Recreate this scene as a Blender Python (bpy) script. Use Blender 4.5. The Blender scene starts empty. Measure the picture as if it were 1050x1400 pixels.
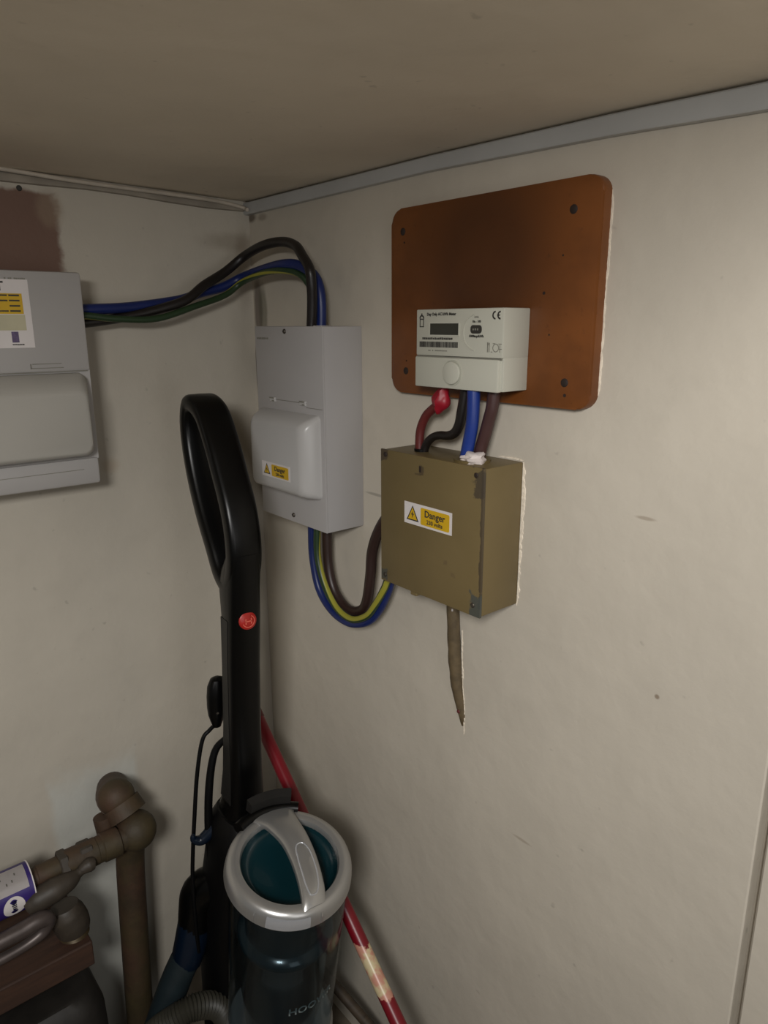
import bpy, bmesh, math, random
from mathutils import Vector, Matrix, Quaternion
random.seed(4)
sc = bpy.context.scene
COL = sc.collection

# ------------------------------------------------------------------ camera
cam_d = bpy.data.cameras.new('camera')
cam = bpy.data.objects.new('camera', cam_d); COL.objects.link(cam)
r_ = Vector((0.6456, 0.7637, -0.0035)); u_ = Vector((-0.1916, 0.1664, 0.9673)); f_ = Vector((-0.7393, 0.6238, -0.2538))
m = Matrix(((r_.x, u_.x, -f_.x), (r_.y, u_.y, -f_.y), (r_.z, u_.z, -f_.z)))
cam.matrix_world = Matrix.Translation((1.0614, -0.62, -0.1784)) @ m.to_4x4()
cam_d.sensor_fit = 'VERTICAL'; cam_d.sensor_height = 36.0; cam_d.lens = 982.16 / 1400 * 36.0
cam_d.clip_start = 0.01
sc.camera = cam

# ------------------------------------------------------------------ light
w = bpy.data.worlds.new('world'); sc.world = w; w.use_nodes = True
w.node_tree.nodes['Background'].inputs[0].default_value = (1.0, 0.97, 0.92, 1)
w.node_tree.nodes['Background'].inputs[1].default_value = 0.085

def area(name, loc, target, sx, sy, power, col):
    l = bpy.data.lights.new(name, 'AREA'); l.shape = 'RECTANGLE'; l.size = sx; l.size_y = sy
    l.energy = power; l.color = col
    o = bpy.data.objects.new(name, l); COL.objects.link(o); o.location = loc
    o.rotation_euler = (Vector(target) - Vector(loc)).to_track_quat('-Z', 'Y').to_euler()
    return o
# hall ceiling light outside the cupboard: the end of the low ceiling cuts its light off from the upper corner
area('hall_lamp', (1.34, -1.02, 0.072), (0.3, -0.2, -0.5), 0.24, 0.24, 13.2, (1.0, 0.982, 0.952))
# added soft fill from the doorway side, brightening box sides and left wall
area('doorway_fill', (1.75, -0.50, -0.42), (0.0, -0.30, -0.62), 0.45, 0.60, 1.6, (1.0, 0.985, 0.97))

sc.view_settings.view_transform = 'Standard'; sc.view_settings.look = 'None'
sc.view_settings.exposure = 0.0; sc.view_settings.gamma = 1.0; sc.view_settings.use_curve_mapping = False

# ------------------------------------------------------------------ materials
def srgb(r, g, b):
    f = lambda c: (c / 255 / 12.92) if c / 255 <= 0.04045 else ((c / 255 + 0.055) / 1.055) ** 2.4
    return (f(r), f(g), f(b), 1)

class NT:
    def __init__(s, name):
        s.m = bpy.data.materials.new(name); s.m.use_nodes = True
        s.t = s.m.node_tree; s.n = s.t.nodes; s.l = s.t.links
        s.b = s.n['Principled BSDF']; s.tc = s.n.new('ShaderNodeTexCoord')
        s.co = s.tc.outputs['Object']
    def link(s, a, b): s.l.new(a, b)
    def noise(s, scale, detail=3, rough=0.55, vec=None):
        n = s.n.new('ShaderNodeTexNoise'); n.inputs['Scale'].default_value = scale
        n.inputs['Detail'].default_value = detail; n.inputs['Roughness'].default_value = rough
        s.link(vec or s.co, n.inputs['Vector']); return n
    def rng(s, v, a, b, c=0.0, d=1.0):
        n = s.n.new('ShaderNodeMapRange'); n.interpolation_type = 'SMOOTHSTEP'
        for i, x in zip((1, 2, 3, 4), (a, b, c, d)): n.inputs[i].default_value = x
        s.link(v, n.inputs[0]); return n.outputs[0]
    def math(s, op, a, b=0.0, c=0.0):
        n = s.n.new('ShaderNodeMath'); n.operation = op
        for i, x in enumerate((a, b, c)):
            if isinstance(x, (int, float)): n.inputs[i].default_value = x
            else: s.link(x, n.inputs[i])
        return n.outputs[0]
    def mix(s, fac, a, b):
        n = s.n.new('ShaderNodeMix'); n.data_type = 'RGBA'
        if isinstance(fac, (int, float)): n.inputs[0].default_value = fac
        else: s.link(fac, n.inputs[0])
        for i, x in ((6, a), (7, b)):
            if isinstance(x, tuple): n.inputs[i].default_value = x
            else: s.link(x, n.inputs[i])
        return n.outputs[2]
    def bump(s, h, strength, dist):
        n = s.n.new('ShaderNodeBump'); n.inputs['Strength'].default_value = strength
        n.inputs['Distance'].default_value = dist; s.link(h, n.inputs['Height'])
        if s.b.inputs['Normal'].links: s.link(s.b.inputs['Normal'].links[0].from_socket, n.inputs['Normal'])
        s.link(n.outputs[0], s.b.inputs['Normal'])
    def sep(s, vec=None):
        n = s.n.new('ShaderNodeSeparateXYZ'); s.link(vec or s.co, n.inputs[0]); return n.outputs

def mat(name, col, rough=0.5, metal=0.0, var=0.12, vscale=30, bump=0.0, bscale=200, coat=0.0, spec=None):
    k = NT(name)
    c = srgb(*col)
    dark = tuple(x * (1 - var) for x in c[:3]) + (1,)
    lite = tuple(min(1, x * (1 + var)) for x in c[:3]) + (1,)
    k.link(k.mix(k.rng(k.noise(vscale).outputs[0], 0.3, 0.7), dark, lite), k.b.inputs['Base Color'])
    k.b.inputs['Roughness'].default_value = rough; k.b.inputs['Metallic'].default_value = metal
    k.b.inputs['Coat Weight'].default_value = coat
    if spec is not None: k.b.inputs['Specular IOR Level'].default_value = spec
    if bump: k.bump(k.noise(bscale, 3).outputs[0], bump, 0.001)
    return k.m

def wall_mat(name, col, stains, axis, plaster=1.0, var=0.06):
    """painted plaster; stains = (u, z, half_u, half_z, colour, strength, square, softness) in metres on the wall"""
    k = NT(name); c = srgb(*col)
    big = k.noise(2.6, 4, 0.6); mid = k.noise(14, 4, 0.6)
    base = k.mix(k.rng(big.outputs[0], 0.3, 0.7), tuple(x * (1 - var) for x in c[:3]) + (1,), tuple(x * (1 + var) for x in c[:3]) + (1,))
    base = k.mix(k.rng(mid.outputs[0], 0.52, 0.8, 0, 0.25), base, tuple(x * 0.8 for x in c[:3]) + (1,))
    # grubby specks
    sp = k.noise(60, 2, 0.5)
    base = k.mix(k.rng(sp.outputs[0], 0.70, 0.78, 0, 0.35), base, tuple(x * 0.5 for x in c[:3]) + (1,))
    wob = k.noise(22, 4, 0.65)
    s = k.sep(); U = s[axis]; Z = s[2]
    ws = k.sep(wob.outputs['Color'])
    for (u, z, hu, hz, sc_, st, square, soft) in stains:
        w_ = 0.35 if not square else 0.12
        a = k.math('ABSOLUTE', k.math('DIVIDE', k.math('SUBTRACT', U, u), hu))
        b = k.math('ABSOLUTE', k.math('DIVIDE', k.math('SUBTRACT', Z, z), hz))
        if square: d = k.math('MAXIMUM', a, b)
        else: d = k.math('SQRT', k.math('ADD', k.math('MULTIPLY', a, a), k.math('MULTIPLY', b, b)))
        d = k.math('ADD', d, k.math('MULTIPLY', k.math('SUBTRACT', ws[0], 0.5), w_ * 2))
        f = k.math('MULTIPLY', k.rng(d, 1 - soft, 1 + soft, 1, 0), st)
        base = k.mix(f, base, srgb(*sc_))
    k.link(base, k.b.inputs['Base Color'])
    k.b.inputs['Roughness'].default_value = 0.62
    k.b.inputs['Specular IOR Level'].default_value = 0.3
    k.bump(k.noise(7, 3, 0.5).outputs[0], 0.35 * plaster, 0.012)
    k.bump(k.noise(45, 4, 0.6).outputs[0], 0.35 * plaster, 0.0022)
    return k.m

M = {}
M['wall_left'] = wall_mat('painted_plaster_left', (188, 181, 168), [
    (-0.42, -0.075, 0.128, 0.064, (112, 84, 72), 0.95, True, 0.05),
    (-0.300, -0.030, 0.016, 0.022, (150, 132, 112), 0.5, False, 0.4),
    (-0.330, -1.15, 0.066, 0.285, (196, 198, 192), 0.7, True, 0.12),
    (-0.03, -0.055, 0.05, 0.012, (120, 104, 86), 0.35, False, 0.6),
    (-0.015, -0.10, 0.012, 0.05, (130, 112, 94), 0.4, False, 0.6),
    (-0.255, -0.38, 0.012, 0.010, (160, 140, 116), 0.4, False, 0.6),
], 1)
M['wall_right'] = wall_mat('painted_plaster_right', (196, 188, 174), [
    (0.016, -0.155, 0.012, 0.045, (96, 84, 78), 0.75, False, 0.35),
    (0.030, -0.160, 0.012, 0.040, (98, 96, 78), 0.6, False, 0.35),
    (0.004, -0.25, 0.016, 0.030, (70, 56, 46), 0.85, False, 0.45),
    (0.006, -0.018, 0.014, 0.006, (90, 76, 62), 0.8, False, 0.5),
    (0.040, -0.020, 0.012, 0.005, (120, 104, 88), 0.5, False, 0.5),
    (0.310, -0.409, 0.022, 0.002, (120, 116, 106), 0.5, False, 0.4),
    (0.745, -0.537, 0.0025, 0.0025, (120, 100, 80), 0.7, False, 0.4),
    (0.715, -0.36, 0.010, 0.0018, (140, 124, 106), 0.5, False, 0.4),
    (0.590, -0.80, 0.014, 0.002, (150, 136, 118), 0.5, False, 0.4),
], 0)
M['ceiling'] = wall_mat('ceiling_paint', (222, 211, 193), [(0, 0, 0.01, 0.01, (150, 132, 110), 0.0, False, 0.5)], 0, 0.6)
M['floor'] = mat('dusty_concrete', (112, 102, 88), 0.9, var=0.25, vscale=9, bump=0.4, bscale=60)
M['trim'] = mat('grey_white_gloss', (176, 176, 174), 0.35, var=0.05, vscale=10, bump=0.15, bscale=40)
M['trim_dull'] = mat('grubby_strip', (150, 142, 130), 0.6, var=0.15, vscale=20)
M['white_cable'] = mat('painted_white_cable', (190, 180, 166), 0.45, var=0.1, vscale=30)
M['case_grey'] = mat('powder_coat_grey_white', (172, 169, 168), 0.42, var=0.02, vscale=8, bump=0.1, bscale=600)
M['case_cover'] = mat('moulded_white_plastic', (182, 180, 178), 0.3, var=0.02, vscale=8)
M['cu_body'] = mat('consumer_unit_plastic', (168, 165, 163), 0.38, var=0.02, vscale=8)
M['cu_cover'] = mat('consumer_unit_cover', (170, 167, 160), 0.28, var=0.02, vscale=8)
M['meter'] = mat('meter_cream_plastic', (192, 191, 178), 0.38, var=0.02, vscale=10)
M['meter_line'] = mat('meter_moulding_shade', (178, 178, 164), 0.4, var=0.02)
M['lcd'] = mat('lcd_glass', (46, 47, 40), 0.15, var=0.04)
M['ink'] = mat('black_ink', (52, 50, 46), 0.6, var=0.1)
M['ink_soft'] = mat('grey_ink', (128, 126, 116), 0.6, var=0.1)
M['black_plastic'] = mat('gloss_black_plastic', (5, 5, 5), 0.32, var=0.1, spec=0.28)
M['black_matt'] = mat('matt_black_plastic', (6, 6, 7), 0.5, var=0.15, spec=0.25)
M['grey_plastic'] = mat('dark_grey_plastic', (30, 29, 28), 0.45, var=0.08, spec=0.3)
M['silver'] = mat('silver_painted_plastic', (176, 175, 173), 0.30, metal=0.7, var=0.03, vscale=12)
M['teal'] = mat('deep_teal_plastic', (10, 42, 48), 0.25, var=0.05, coat=0.4)
M['teal_dark'] = mat('dark_teal_cyclone', (8, 38, 46), 0.22, var=0.08, coat=0.5)
M['navy'] = mat('navy_tinted_plastic', (8, 22, 38), 0.3, var=0.08)
M['hose'] = mat('slate_hose', (32, 42, 46), 0.45, var=0.1)
M['hose_ribs'] = mat('grey_brown_ribbed_hose', (52, 50, 42), 0.5, var=0.1)
M['badge'] = mat('red_badge', (160, 34, 28), 0.3, var=0.12, vscale=80)
M['badge_mark'] = mat('badge_print', (206, 96, 80), 0.4)
M['cable_black'] = mat('black_cable', (26, 21, 20), 0.4, var=0.1)
M['cable_brown'] = mat('brown_cable', (66, 42, 40), 0.42, var=0.08)
M['cable_brown_dark'] = mat('dark_brown_cable', (48, 32, 28), 0.42, var=0.08)
M['cable_blue'] = mat('blue_cable', (26, 52, 128), 0.38, var=0.08)
M['cable_navy'] = mat('dark_blue_cable', (20, 36, 92), 0.4, var=0.08)
M['cable_red'] = mat('dull_red_cable', (92, 34, 32), 0.45, var=0.1)
M['seal_red'] = mat('red_seal_plastic', (150, 20, 38), 0.45, var=0.15, vscale=60)
M['putty'] = mat('white_putty', (214, 204, 200), 0.8, var=0.08, bump=0.6, bscale=120)
M['plaster_raw'] = mat('chipped_plaster', (226, 214, 196), 0.9, var=0.1, vscale=80, bump=0.8, bscale=300)
M['screw'] = mat('dull_steel_screw', (84, 78, 70), 0.45, metal=0.7, var=0.2)
M['screw_dark'] = mat('dark_rusted_screw', (40, 28, 22), 0.7, var=0.2)
M['label_white'] = mat('label_white', (214, 208, 206), 0.45, var=0.02)
M['label_yellow'] = mat('label_yellow', (204, 164, 20), 0.45, var=0.03)
M['label_purple'] = mat('label_purple', (48, 32, 104), 0.4, var=0.12)
M['label_cream'] = mat('label_cream', (184, 178, 150), 0.5, var=0.06)
M['label_picture'] = mat('label_picture', (92, 78, 112), 0.5, var=0.2, vscale=300)
M['lever'] = mat('painted_grey_brown_metal', (58, 51, 43), 0.55, var=0.15, vscale=60, bump=0.3, bscale=150)
M['tube_grey'] = mat('dull_lead_tube', (84, 75, 72), 0.4, metal=0.4, var=0.15, vscale=50)
M['meter_case'] = mat('dark_gas_meter_paint', (30, 27, 24), 0.55, var=0.2, vscale=40, bump=0.2, bscale=100)
M['brass'] = mat('tarnished_brass', (72, 60, 40), 0.45, metal=0.5, var=0.2)

def pipe_paint():
    k = NT('old_brown_pipe_paint')
    n = k.noise(24, 5, 0.65); n2 = k.noise(9, 3)
    c = k.mix(k.rng(n2.outputs[0], 0.4, 0.62), srgb(66, 56, 34), srgb(74, 52, 38))
    c = k.mix(k.rng(n.outputs[0], 0.35, 0.7, 0, 0.6), c, srgb(44, 36, 26))
    k.link(c, k.b.inputs['Base Color']); k.b.inputs['Roughness'].default_value = 0.65
    k.bump(k.noise(70, 4).outputs[0], 0.5, 0.002); return k.m
M['pipe'] = pipe_paint()

def board_mat():
    k = NT('red_brown_hardboard')
    n = k.noise(9, 4, 0.6); s = k.sep()
    c = k.mix(k.rng(n.outputs[0], 0.35, 0.68), srgb(122, 70, 28), srgb(100, 56, 22))
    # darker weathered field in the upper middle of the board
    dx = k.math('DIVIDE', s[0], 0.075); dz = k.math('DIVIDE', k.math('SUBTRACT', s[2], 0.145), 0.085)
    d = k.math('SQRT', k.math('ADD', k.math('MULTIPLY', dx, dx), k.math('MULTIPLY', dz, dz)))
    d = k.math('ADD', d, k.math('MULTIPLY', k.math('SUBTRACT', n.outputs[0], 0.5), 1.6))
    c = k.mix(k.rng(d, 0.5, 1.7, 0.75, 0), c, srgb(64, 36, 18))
    f = k.noise(120, 3, 0.7)
    c = k.mix(k.rng(f.outputs[0], 0.6, 0.8, 0, 0.5), c, srgb(60, 30, 16))
    k.link(c, k.b.inputs['Base Color']); k.b.inputs['Roughness'].default_value = 0.42
    k.bump(f.outputs[0], 0.15, 0.0006); return k.m
M['board'] = board_mat()

def olive_mat():
    k = NT('olive_enamel_worn')
    s = k.sep(); n = k.noise(60, 4, 0.65); n2 = k.noise(8, 3)
    c = k.mix(k.rng(n2.outputs[0], 0.3, 0.7), srgb(106, 91, 58), srgb(114, 98, 64))
    # wear bare along the front right vertical edge and at the corners
    def wear(cx, cz, hx, hz, st, col):
        nonlocal c
        a = k.math('ABSOLUTE', k.math('DIVIDE', k.math('SUBTRACT', s[0], cx), hx))
        b = k.math('ABSOLUTE', k.math('DIVIDE', k.math('SUBTRACT', s[2], cz), hz))
        y = k.rng(s[1], -0.0625, -0.0600, 1, 0)
        d = k.math('ADD', k.math('MAXIMUM', a, b), k.math('MULTIPLY', k.math('SUBTRACT', n.outputs[0], 0.5), 2.6))
        c = k.mix(k.math('MULTIPLY', k.math('MULTIPLY', k.rng(d, 0.8, 1.05, 1, 0), st), y), c, srgb(*col))
    wear(0.0845, 0.09, 0.0035, 0.09, 0.9, (70, 60, 46))
    wear(0.079, 0.012, 0.010, 0.016, 0.9, (72, 76, 72))
    wear(0.080, 0.152, 0.010, 0.014, 0.85, (62, 54, 44))
    wear(-0.080, 0.010, 0.007, 0.007, 0.9, (72, 74, 68))
    wear(-0.078, 0.162, 0.008, 0.008, 0.8, (66, 54, 44))
    wear(-0.011, 0.152, 0.004, 0.006, 0.8, (70, 58, 42))
    wear(-0.018, 0.147, 0.006, 0.0015, 0.7, (74, 62, 44))
    wear(0.03, 0.052, 0.003, 0.003, 0.6, (96, 80, 56))
    wear(0.042, 0.04, 0.004, 0.003, 0.5, (96, 80, 56))
    k.link(c, k.b.inputs['Base Color']); k.b.inputs['Roughness'].default_value = 0.45
    k.bump(k.noise(160, 3).outputs[0], 0.2, 0.0008); return k.m
M['olive'] = olive_mat()

def pole_mat(z0, z1):
    k = NT('red_enamel_worn'); s = k.sep(); n = k.noise(70, 4, 0.6)
    zc = (z0 + z1) / 2; h = abs(z1 - z0) / 2
    a = k.math('ABSOLUTE', k.math('DIVIDE', k.math('SUBTRACT', s[2], zc), h))
    d = k.math('ADD', a, k.math('MULTIPLY', k.math('SUBTRACT', n.outputs[0], 0.5), 0.9))
    # worn on the flank that faces the vacuum cleaner
    side = k.math('ADD', k.math('MULTIPLY', s[0], -1.0), k.math('MULTIPLY', s[1], -0.9))
    f = k.rng(d, 0.93, 1.0, 1, 0)
    n3 = k.noise(45, 3)
    c = k.mix(k.rng(n3.outputs[0], 0.42, 0.55), srgb(206, 190, 150), srgb(196, 140, 120))
    c = k.mix(f, srgb(116, 11, 26), c)
    k.link(c, k.b.inputs['Base Color']); k.b.inputs['Roughness'].default_value = 0.35
    return k.m

def earth_mat(lo, hi):
    k = NT('green_yellow_earth_cable')
    uv = k.tc.outputs['UV']; s = k.sep(uv)
    f = k.rng(s[0], lo, lo + .04, 0, 1); g = k.rng(s[0], hi, hi + .04, 1, 0)
    c = k.mix(k.math('MULTIPLY', f, g), srgb(34, 56, 32), srgb(150, 146, 52))
    k.link(c, k.b.inputs['Base Color']); k.b.inputs['Roughness'].default_value = 0.42
    return k.m
M['earth'] = earth_mat(.36, .50); M['earth_wide'] = earth_mat(.66, .90)

def wood_mat(name, a, b, scale=18):
    k = NT(name); mp = k.n.new('ShaderNodeMapping'); mp.inputs['Scale'].default_value = (6, 0.7, 6)
    k.link(k.co, mp.inputs[0]); n = k.noise(scale, 5, 0.6, mp.outputs[0])
    k.link(k.mix(k.rng(n.outputs[0], 0.35, 0.65), srgb(*a), srgb(*b)), k.b.inputs['Base Color'])
    k.b.inputs['Roughness'].default_value = 0.65; k.bump(n.outputs[0], 0.3, 0.001); return k.m
M['wood'] = wood_mat('brown_timber', (66, 44, 32), (54, 36, 27))
M['sheath'] = mat('brown_sheath_paint', (94, 80, 58), 0.6, var=0.25, vscale=60, bump=0.5, bscale=120)
M['stick'] = wood_mat('dull_stick_wood', (70, 58, 44), (54, 44, 34))

def clear_bin():
    k = NT('smoky_clear_plastic')
    gl = k.n.new('ShaderNodeBsdfGlossy'); gl.inputs['Roughness'].default_value = 0.12
    tr = k.n.new('ShaderNodeBsdfTransparent'); tr.inputs[0].default_value = (0.50, 0.58, 0.62, 1)
    fr = k.n.new('ShaderNodeLayerWeight'); fr.inputs[0].default_value = 0.5
    g = k.math('ADD', k.math('MULTIPLY', k.math('POWER', fr.outputs['Facing'], 4.0), 0.5), 0.05)
    mx = k.n.new('ShaderNodeMixShader'); k.link(g, mx.inputs[0])
    k.link(tr.outputs[0], mx.inputs[1]); k.link(gl.outputs[0], mx.inputs[2])
    k.link(mx.outputs[0], k.n['Material Output'].inputs[0]); return k.m
M['clear'] = clear_bin()

# ------------------------------------------------------------------ mesh helpers
def tag(o, label=None, cat=None, group=None, kind=None):
    if label: o['label'] = label
    if cat: o['category'] = cat
    if group: o['group'] = group
    if kind: o['kind'] = kind
    return o
def empty(name, loc, label, cat, group=None):
    o = bpy.data.objects.new(name, None); COL.objects.link(o); o.location = loc; o.empty_display_size = 0.03
    return tag(o, label, cat, group)
def origin_of(p):
    while p.parent: p = p.parent
    return Vector(p.location)
def obj(name, bm, material, parent=None, smooth=False, origin=None, label=None):
    """vertices are in world metres; the mesh is moved to its thing's origin"""
    o0 = origin_of(parent) if parent else Vector(origin or (0, 0, 0))
    bmesh.ops.recalc_face_normals(bm, faces=bm.faces)
    bm.transform(Matrix.Translation(-o0))
    me = bpy.data.meshes.new(name); bm.to_mesh(me); bm.free()
    if material: me.materials.append(M[material] if isinstance(material, str) else material)
    if smooth:
        for p in me.polygons: p.use_smooth = True
        try: me.set_sharp_from_angle(angle=math.radians(38))
        except Exception: pass
    o = bpy.data.objects.new(name, me); COL.objects.link(o)
    if parent: o.parent = parent
    else: o.location = o0
    if label: o['label'] = label
    return o
def solo(name, bm, material, label, cat, origin, group=None, smooth=False):
    return tag(obj(name, bm, material, None, smooth, origin), label, cat, group)

def bx(x0, x1, y0, y1, z0, z1, bev=0.0, seg=2, bm=None):
    b = bmesh.new()
    bmesh.ops.create_cube(b, size=1)
    for v in b.verts:
        v.co = Vector(((x0 + x1) / 2 + v.co.x * (x1 - x0), (y0 + y1) / 2 + v.co.y * (y1 - y0), (z0 + z1) / 2 + v.co.z * (z1 - z0)))
    if bev: bmesh.ops.bevel(b, geom=list(b.edges), offset=bev, segments=seg, affect='EDGES', profile=0.5)
    if bm is None: return b
    me = bpy.data.meshes.new('t'); b.to_mesh(me); b.free(); bm.from_mesh(me); bpy.data.meshes.remove(me); return bm
def join(*bms):
    r = bmesh.new()
    for b in bms:
        me = bpy.data.meshes.new('t'); b.to_mesh(me); b.free(); r.from_mesh(me); bpy.data.meshes.remove(me)
    return r
def poly_prism(pts, n, depth, bev=0.0, seg=2):
    """closed outline pts (Vectors) extruded along n by depth"""
    b = bmesh.new(); n = Vector(n).normalized()
    v0 = [b.verts.new(p) for p in pts]; v1 = [b.verts.new(Vector(p) + n * depth) for p in pts]
    b.faces.new(v0[::-1]); top = b.faces.new(v1)
    for i in range(len(pts)): b.faces.new((v0[i], v0[(i + 1) % len(pts)], v1[(i + 1) % len(pts)], v1[i]))
    if bev: bmesh.ops.bevel(b, geom=list(top.edges), offset=bev, segments=seg, affect='EDGES', profile=0.5)
    return b
def rounded(w, h, r, cx=0, cy=0, n=6):
    out = []
    for (sx, sy, a0) in ((1, 1, 0), (-1, 1, 90), (-1, -1, 180), (1, -1, 270)):
        for i in range(n + 1):
            a = math.radians(a0 + 90 * i / n)
            out.append((cx + sx * (w / 2 - r) + r * math.cos(a), cy + sy * (h / 2 - r) + r * math.sin(a)))
    return out
def circ(r, cx=0, cy=0, n=32, ry=None):
    return [(cx + r * math.cos(2 * math.pi * i / n), cy + (ry or r) * math.sin(2 * math.pi * i / n)) for i in range(n)]
def catmull(P, closed=False, k=6):
    P = [Vector(p) for p in P]; n = len(P); out = []
    g = (lambda i: P[i % n]) if closed else (lambda i: P[max(0, min(n - 1, i))])
    for i in range(n if closed else n - 1):
        a, b, c, d = g(i - 1), g(i), g(i + 1), g(i + 2)
        for j in range(k):
            t = j / k
            out.append(0.5 * ((2 * b) + (c - a) * t + (2 * a - 5 * b + 4 * c - d) * t * t + (3 * b - a - 3 * c + d) * t ** 3))
    if not closed: out.append(P[-1])
    return out
def tube(path, r, seg=14, smooth_k=6, closed=False, wob=0.0, twist=0.0):
    """tube along path; r a number or a list per control point; writes a UV (u round, v along)"""
    P = catmull(path, closed, smooth_k) if smooth_k else [Vector(p) for p in path]
    n = len(P)
    if isinstance(r, (int, float)): R = [r] * n
    else:
        R = []
        for i in range(n):
            t = i / (n - 1) * (len(r) - 1); a = min(int(t), len(r) - 2); R.append(r[a] + (r[a + 1] - r[a]) * (t - a))
    b = bmesh.new(); uvl = b.loops.layers.uv.new('UVMap')
    T = [(P[(i + 1) % n if closed else min(i + 1, n - 1)] - P[i - 1 if closed else max(i - 1, 0)]).normalized() for i in range(n)]
    up = Vector((0, 0, 1)) if abs(T[0].z) < 0.9 else Vector((1, 0, 0))
    N = (up - T[0] * up.dot(T[0])).normalized(); rings = []; acc = 0
    for i in range(n):
        if i: N = (N - T[i] * N.dot(T[i])).normalized(); acc += (P[i] - P[i - 1]).length
        B = T[i].cross(N); ring = []
        for j in range(seg):
            a = 2 * math.pi * j / seg + twist * acc
            ring.append(b.verts.new(P[i] + (N * math.cos(a) + B * math.sin(a)) * (R[i] * (1 + random.uniform(-wob, wob)))))
        rings.append(ring)
    for i in range(n if closed else n - 1):
        A, C_ = rings[i], rings[(i + 1) % n]
        for j in range(seg):
            f = b.faces.new((A[j], A[(j + 1) % seg], C_[(j + 1) % seg], C_[j]))
            for l, (uu, vv) in zip(f.loops, ((j, i), (j + 1, i), (j + 1, i + 1), (j, i + 1))): l[uvl].uv = (uu / seg, vv / n)
    if not closed:
        b.faces.new(rings[0][::-1]); b.faces.new(rings[-1])
    return b
def loft(rings, cap=True):
    b = bmesh.new(); R = [[b.verts.new(p) for p in ring] for ring in rings]; n = len(R[0])
    for a, c in zip(R, R[1:]):
        for j in range(n): b.faces.new((a[j], a[(j + 1) % n], c[(j + 1) % n], c[j]))
    if cap: b.faces.new(R[0][::-1]); b.faces.new(R[-1])
    return b
def lathe(prof, c, ax, seg=48, ref=None, closed=False, a0=0.0, a1=360.0):
    """prof = (radius, height along ax)"""
    ax = Vector(ax).normalized(); c = Vector(c)
    ref = Vector(ref) if ref else (Vector((1, 0, 0)) if abs(ax.x) < 0.9 else Vector((0, 1, 0)))
    U = (ref - ax * ref.dot(ax)).normalized(); V = ax.cross(U); b = bmesh.new(); full = a1 - a0 >= 360
    m_ = seg if full else seg + 1; rings = []
    for (r, h) in prof:
        if r < 1e-6: rings.append([b.verts.new(c + ax * h)]); continue
        rings.append([b.verts.new(c + ax * h + (U * math.cos(t) + V * math.sin(t)) * r) for t in [math.radians(a0 + (a1 - a0) * i / seg) for i in range(m_)]])
    pr = list(zip(rings, rings[1:])) + ([(rings[-1], rings[0])] if closed else [])
    for A, B in pr:
        for j in range(m_ if full else m_ - 1):
            k = (j + 1) % m_
            if len(A) == 1 and len(B) == 1: continue
            if len(A) == 1: b.faces.new((A[0], B[j], B[k]))
            elif len(B) == 1: b.faces.new((A[j], B[0], A[k]))
            else: b.faces.new((A[j], B[j], B[k], A[k]))
    if not full and closed:
        b.faces.new([r[0] for r in rings]); b.faces.new([r[-1] for r in rings][::-1])
    return b
def cylx(p, q, r, seg=24, bev=0.0):
    p, q = Vector(p), Vector(q); L_ = (q - p).length
    pr = [(0, 0), (r - bev, 0), (r, bev), (r, L_ - bev), (r - bev, L_), (0, L_)] if bev else [(0, 0), (r, 0), (r, L_), (0, L_)]
    return lathe(pr, p, q - p, seg)
def text_bm(s, size, origin, X, Y, depth=0.0003, bold=0.0, align='LEFT', bend=None, shear=0.0):
    cu = bpy.data.curves.new('txt', 'FONT'); cu.body = s; cu.size = size; cu.extrude = depth / 2; cu.align_x = align
    cu.offset = bold; cu.shear = shear; cu.resolution_u = 2
    o = bpy.data.objects.new('txt', cu); COL.objects.link(o)
    dg = bpy.context.evaluated_depsgraph_get(); me = bpy.data.meshes.new_from_object(o.evaluated_get(dg))
    b = bmesh.new(); b.from_mesh(me); bpy.data.objects.remove(o); bpy.data.curves.remove(cu); bpy.data.meshes.remove(me)
    X = Vector(X).normalized(); Y = Vector(Y).normalized(); Z = X.cross(Y); origin = Vector(origin)
    for v in b.verts:
        x, y, z = v.co
        v.co = bend(x, y, z) if bend else origin + X * x + Y * y + Z * z
    return b

class Face:
    """a flat front face: origin, right, up, outward normal; flat print and mouldings go on it"""
    def __init__(s, o, X, Y): s.o = Vector(o); s.X = Vector(X); s.Y = Vector(Y); s.N = s.X.cross(s.Y)
    def p(s, u, v, d=0.0): return s.o + s.X * u + s.Y * v + s.N * d
    def shape(s, pts, d0, d1, bev=0.0): return poly_prism([s.p(u, v, d0) for u, v in pts], s.N, d1 - d0, bev)
    def rect(s, u0, u1, v0, v1, d0=0.0, d1=0.0004, r=0.0, bev=0.0):
        if r: return s.shape(rounded(u1 - u0, v1 - v0, r, (u0 + u1) / 2, (v0 + v1) / 2), d0, d1, bev)
        return s.shape([(u0, v0), (u1, v0), (u1, v1), (u0, v1)], d0, d1, bev)
    def disc(s, u, v, r, d0, d1, bev=0.0, n=28): return s.shape(circ(r, u, v, n), d0, d1, bev)
    def ring(s, u, v, r0, r1, d0, d1, a0=0, a1=360, n=40):
        return lathe([(r0, d0), (r0, d1), (r1, d1), (r1, d0)], s.p(u, v), s.N, n, ref=s.X, closed=True, a0=a0, a1=a1)
    def text(s, t, size, u, v, d=0.0005, **k): return text_bm(t, size, s.p(u, v, d), s.X, s.Y, **k)
    def dashes(s, u0, u1, v, h, n, d=0.0005, gap=0.3):
        """a line of tiny print, too small to read"""
        out = []; wd = (u1 - u0) / n
        for i in range(n):
            if n > 3 and random.random() < 0.12: continue
            a = u0 + i * wd; out.append(s.rect(a, a + wd * (1 - gap), v - h * random.uniform(.35, .5), v + h * random.uniform(.35, .5), d - 0.0002, d))
        return join(*out)
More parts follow.
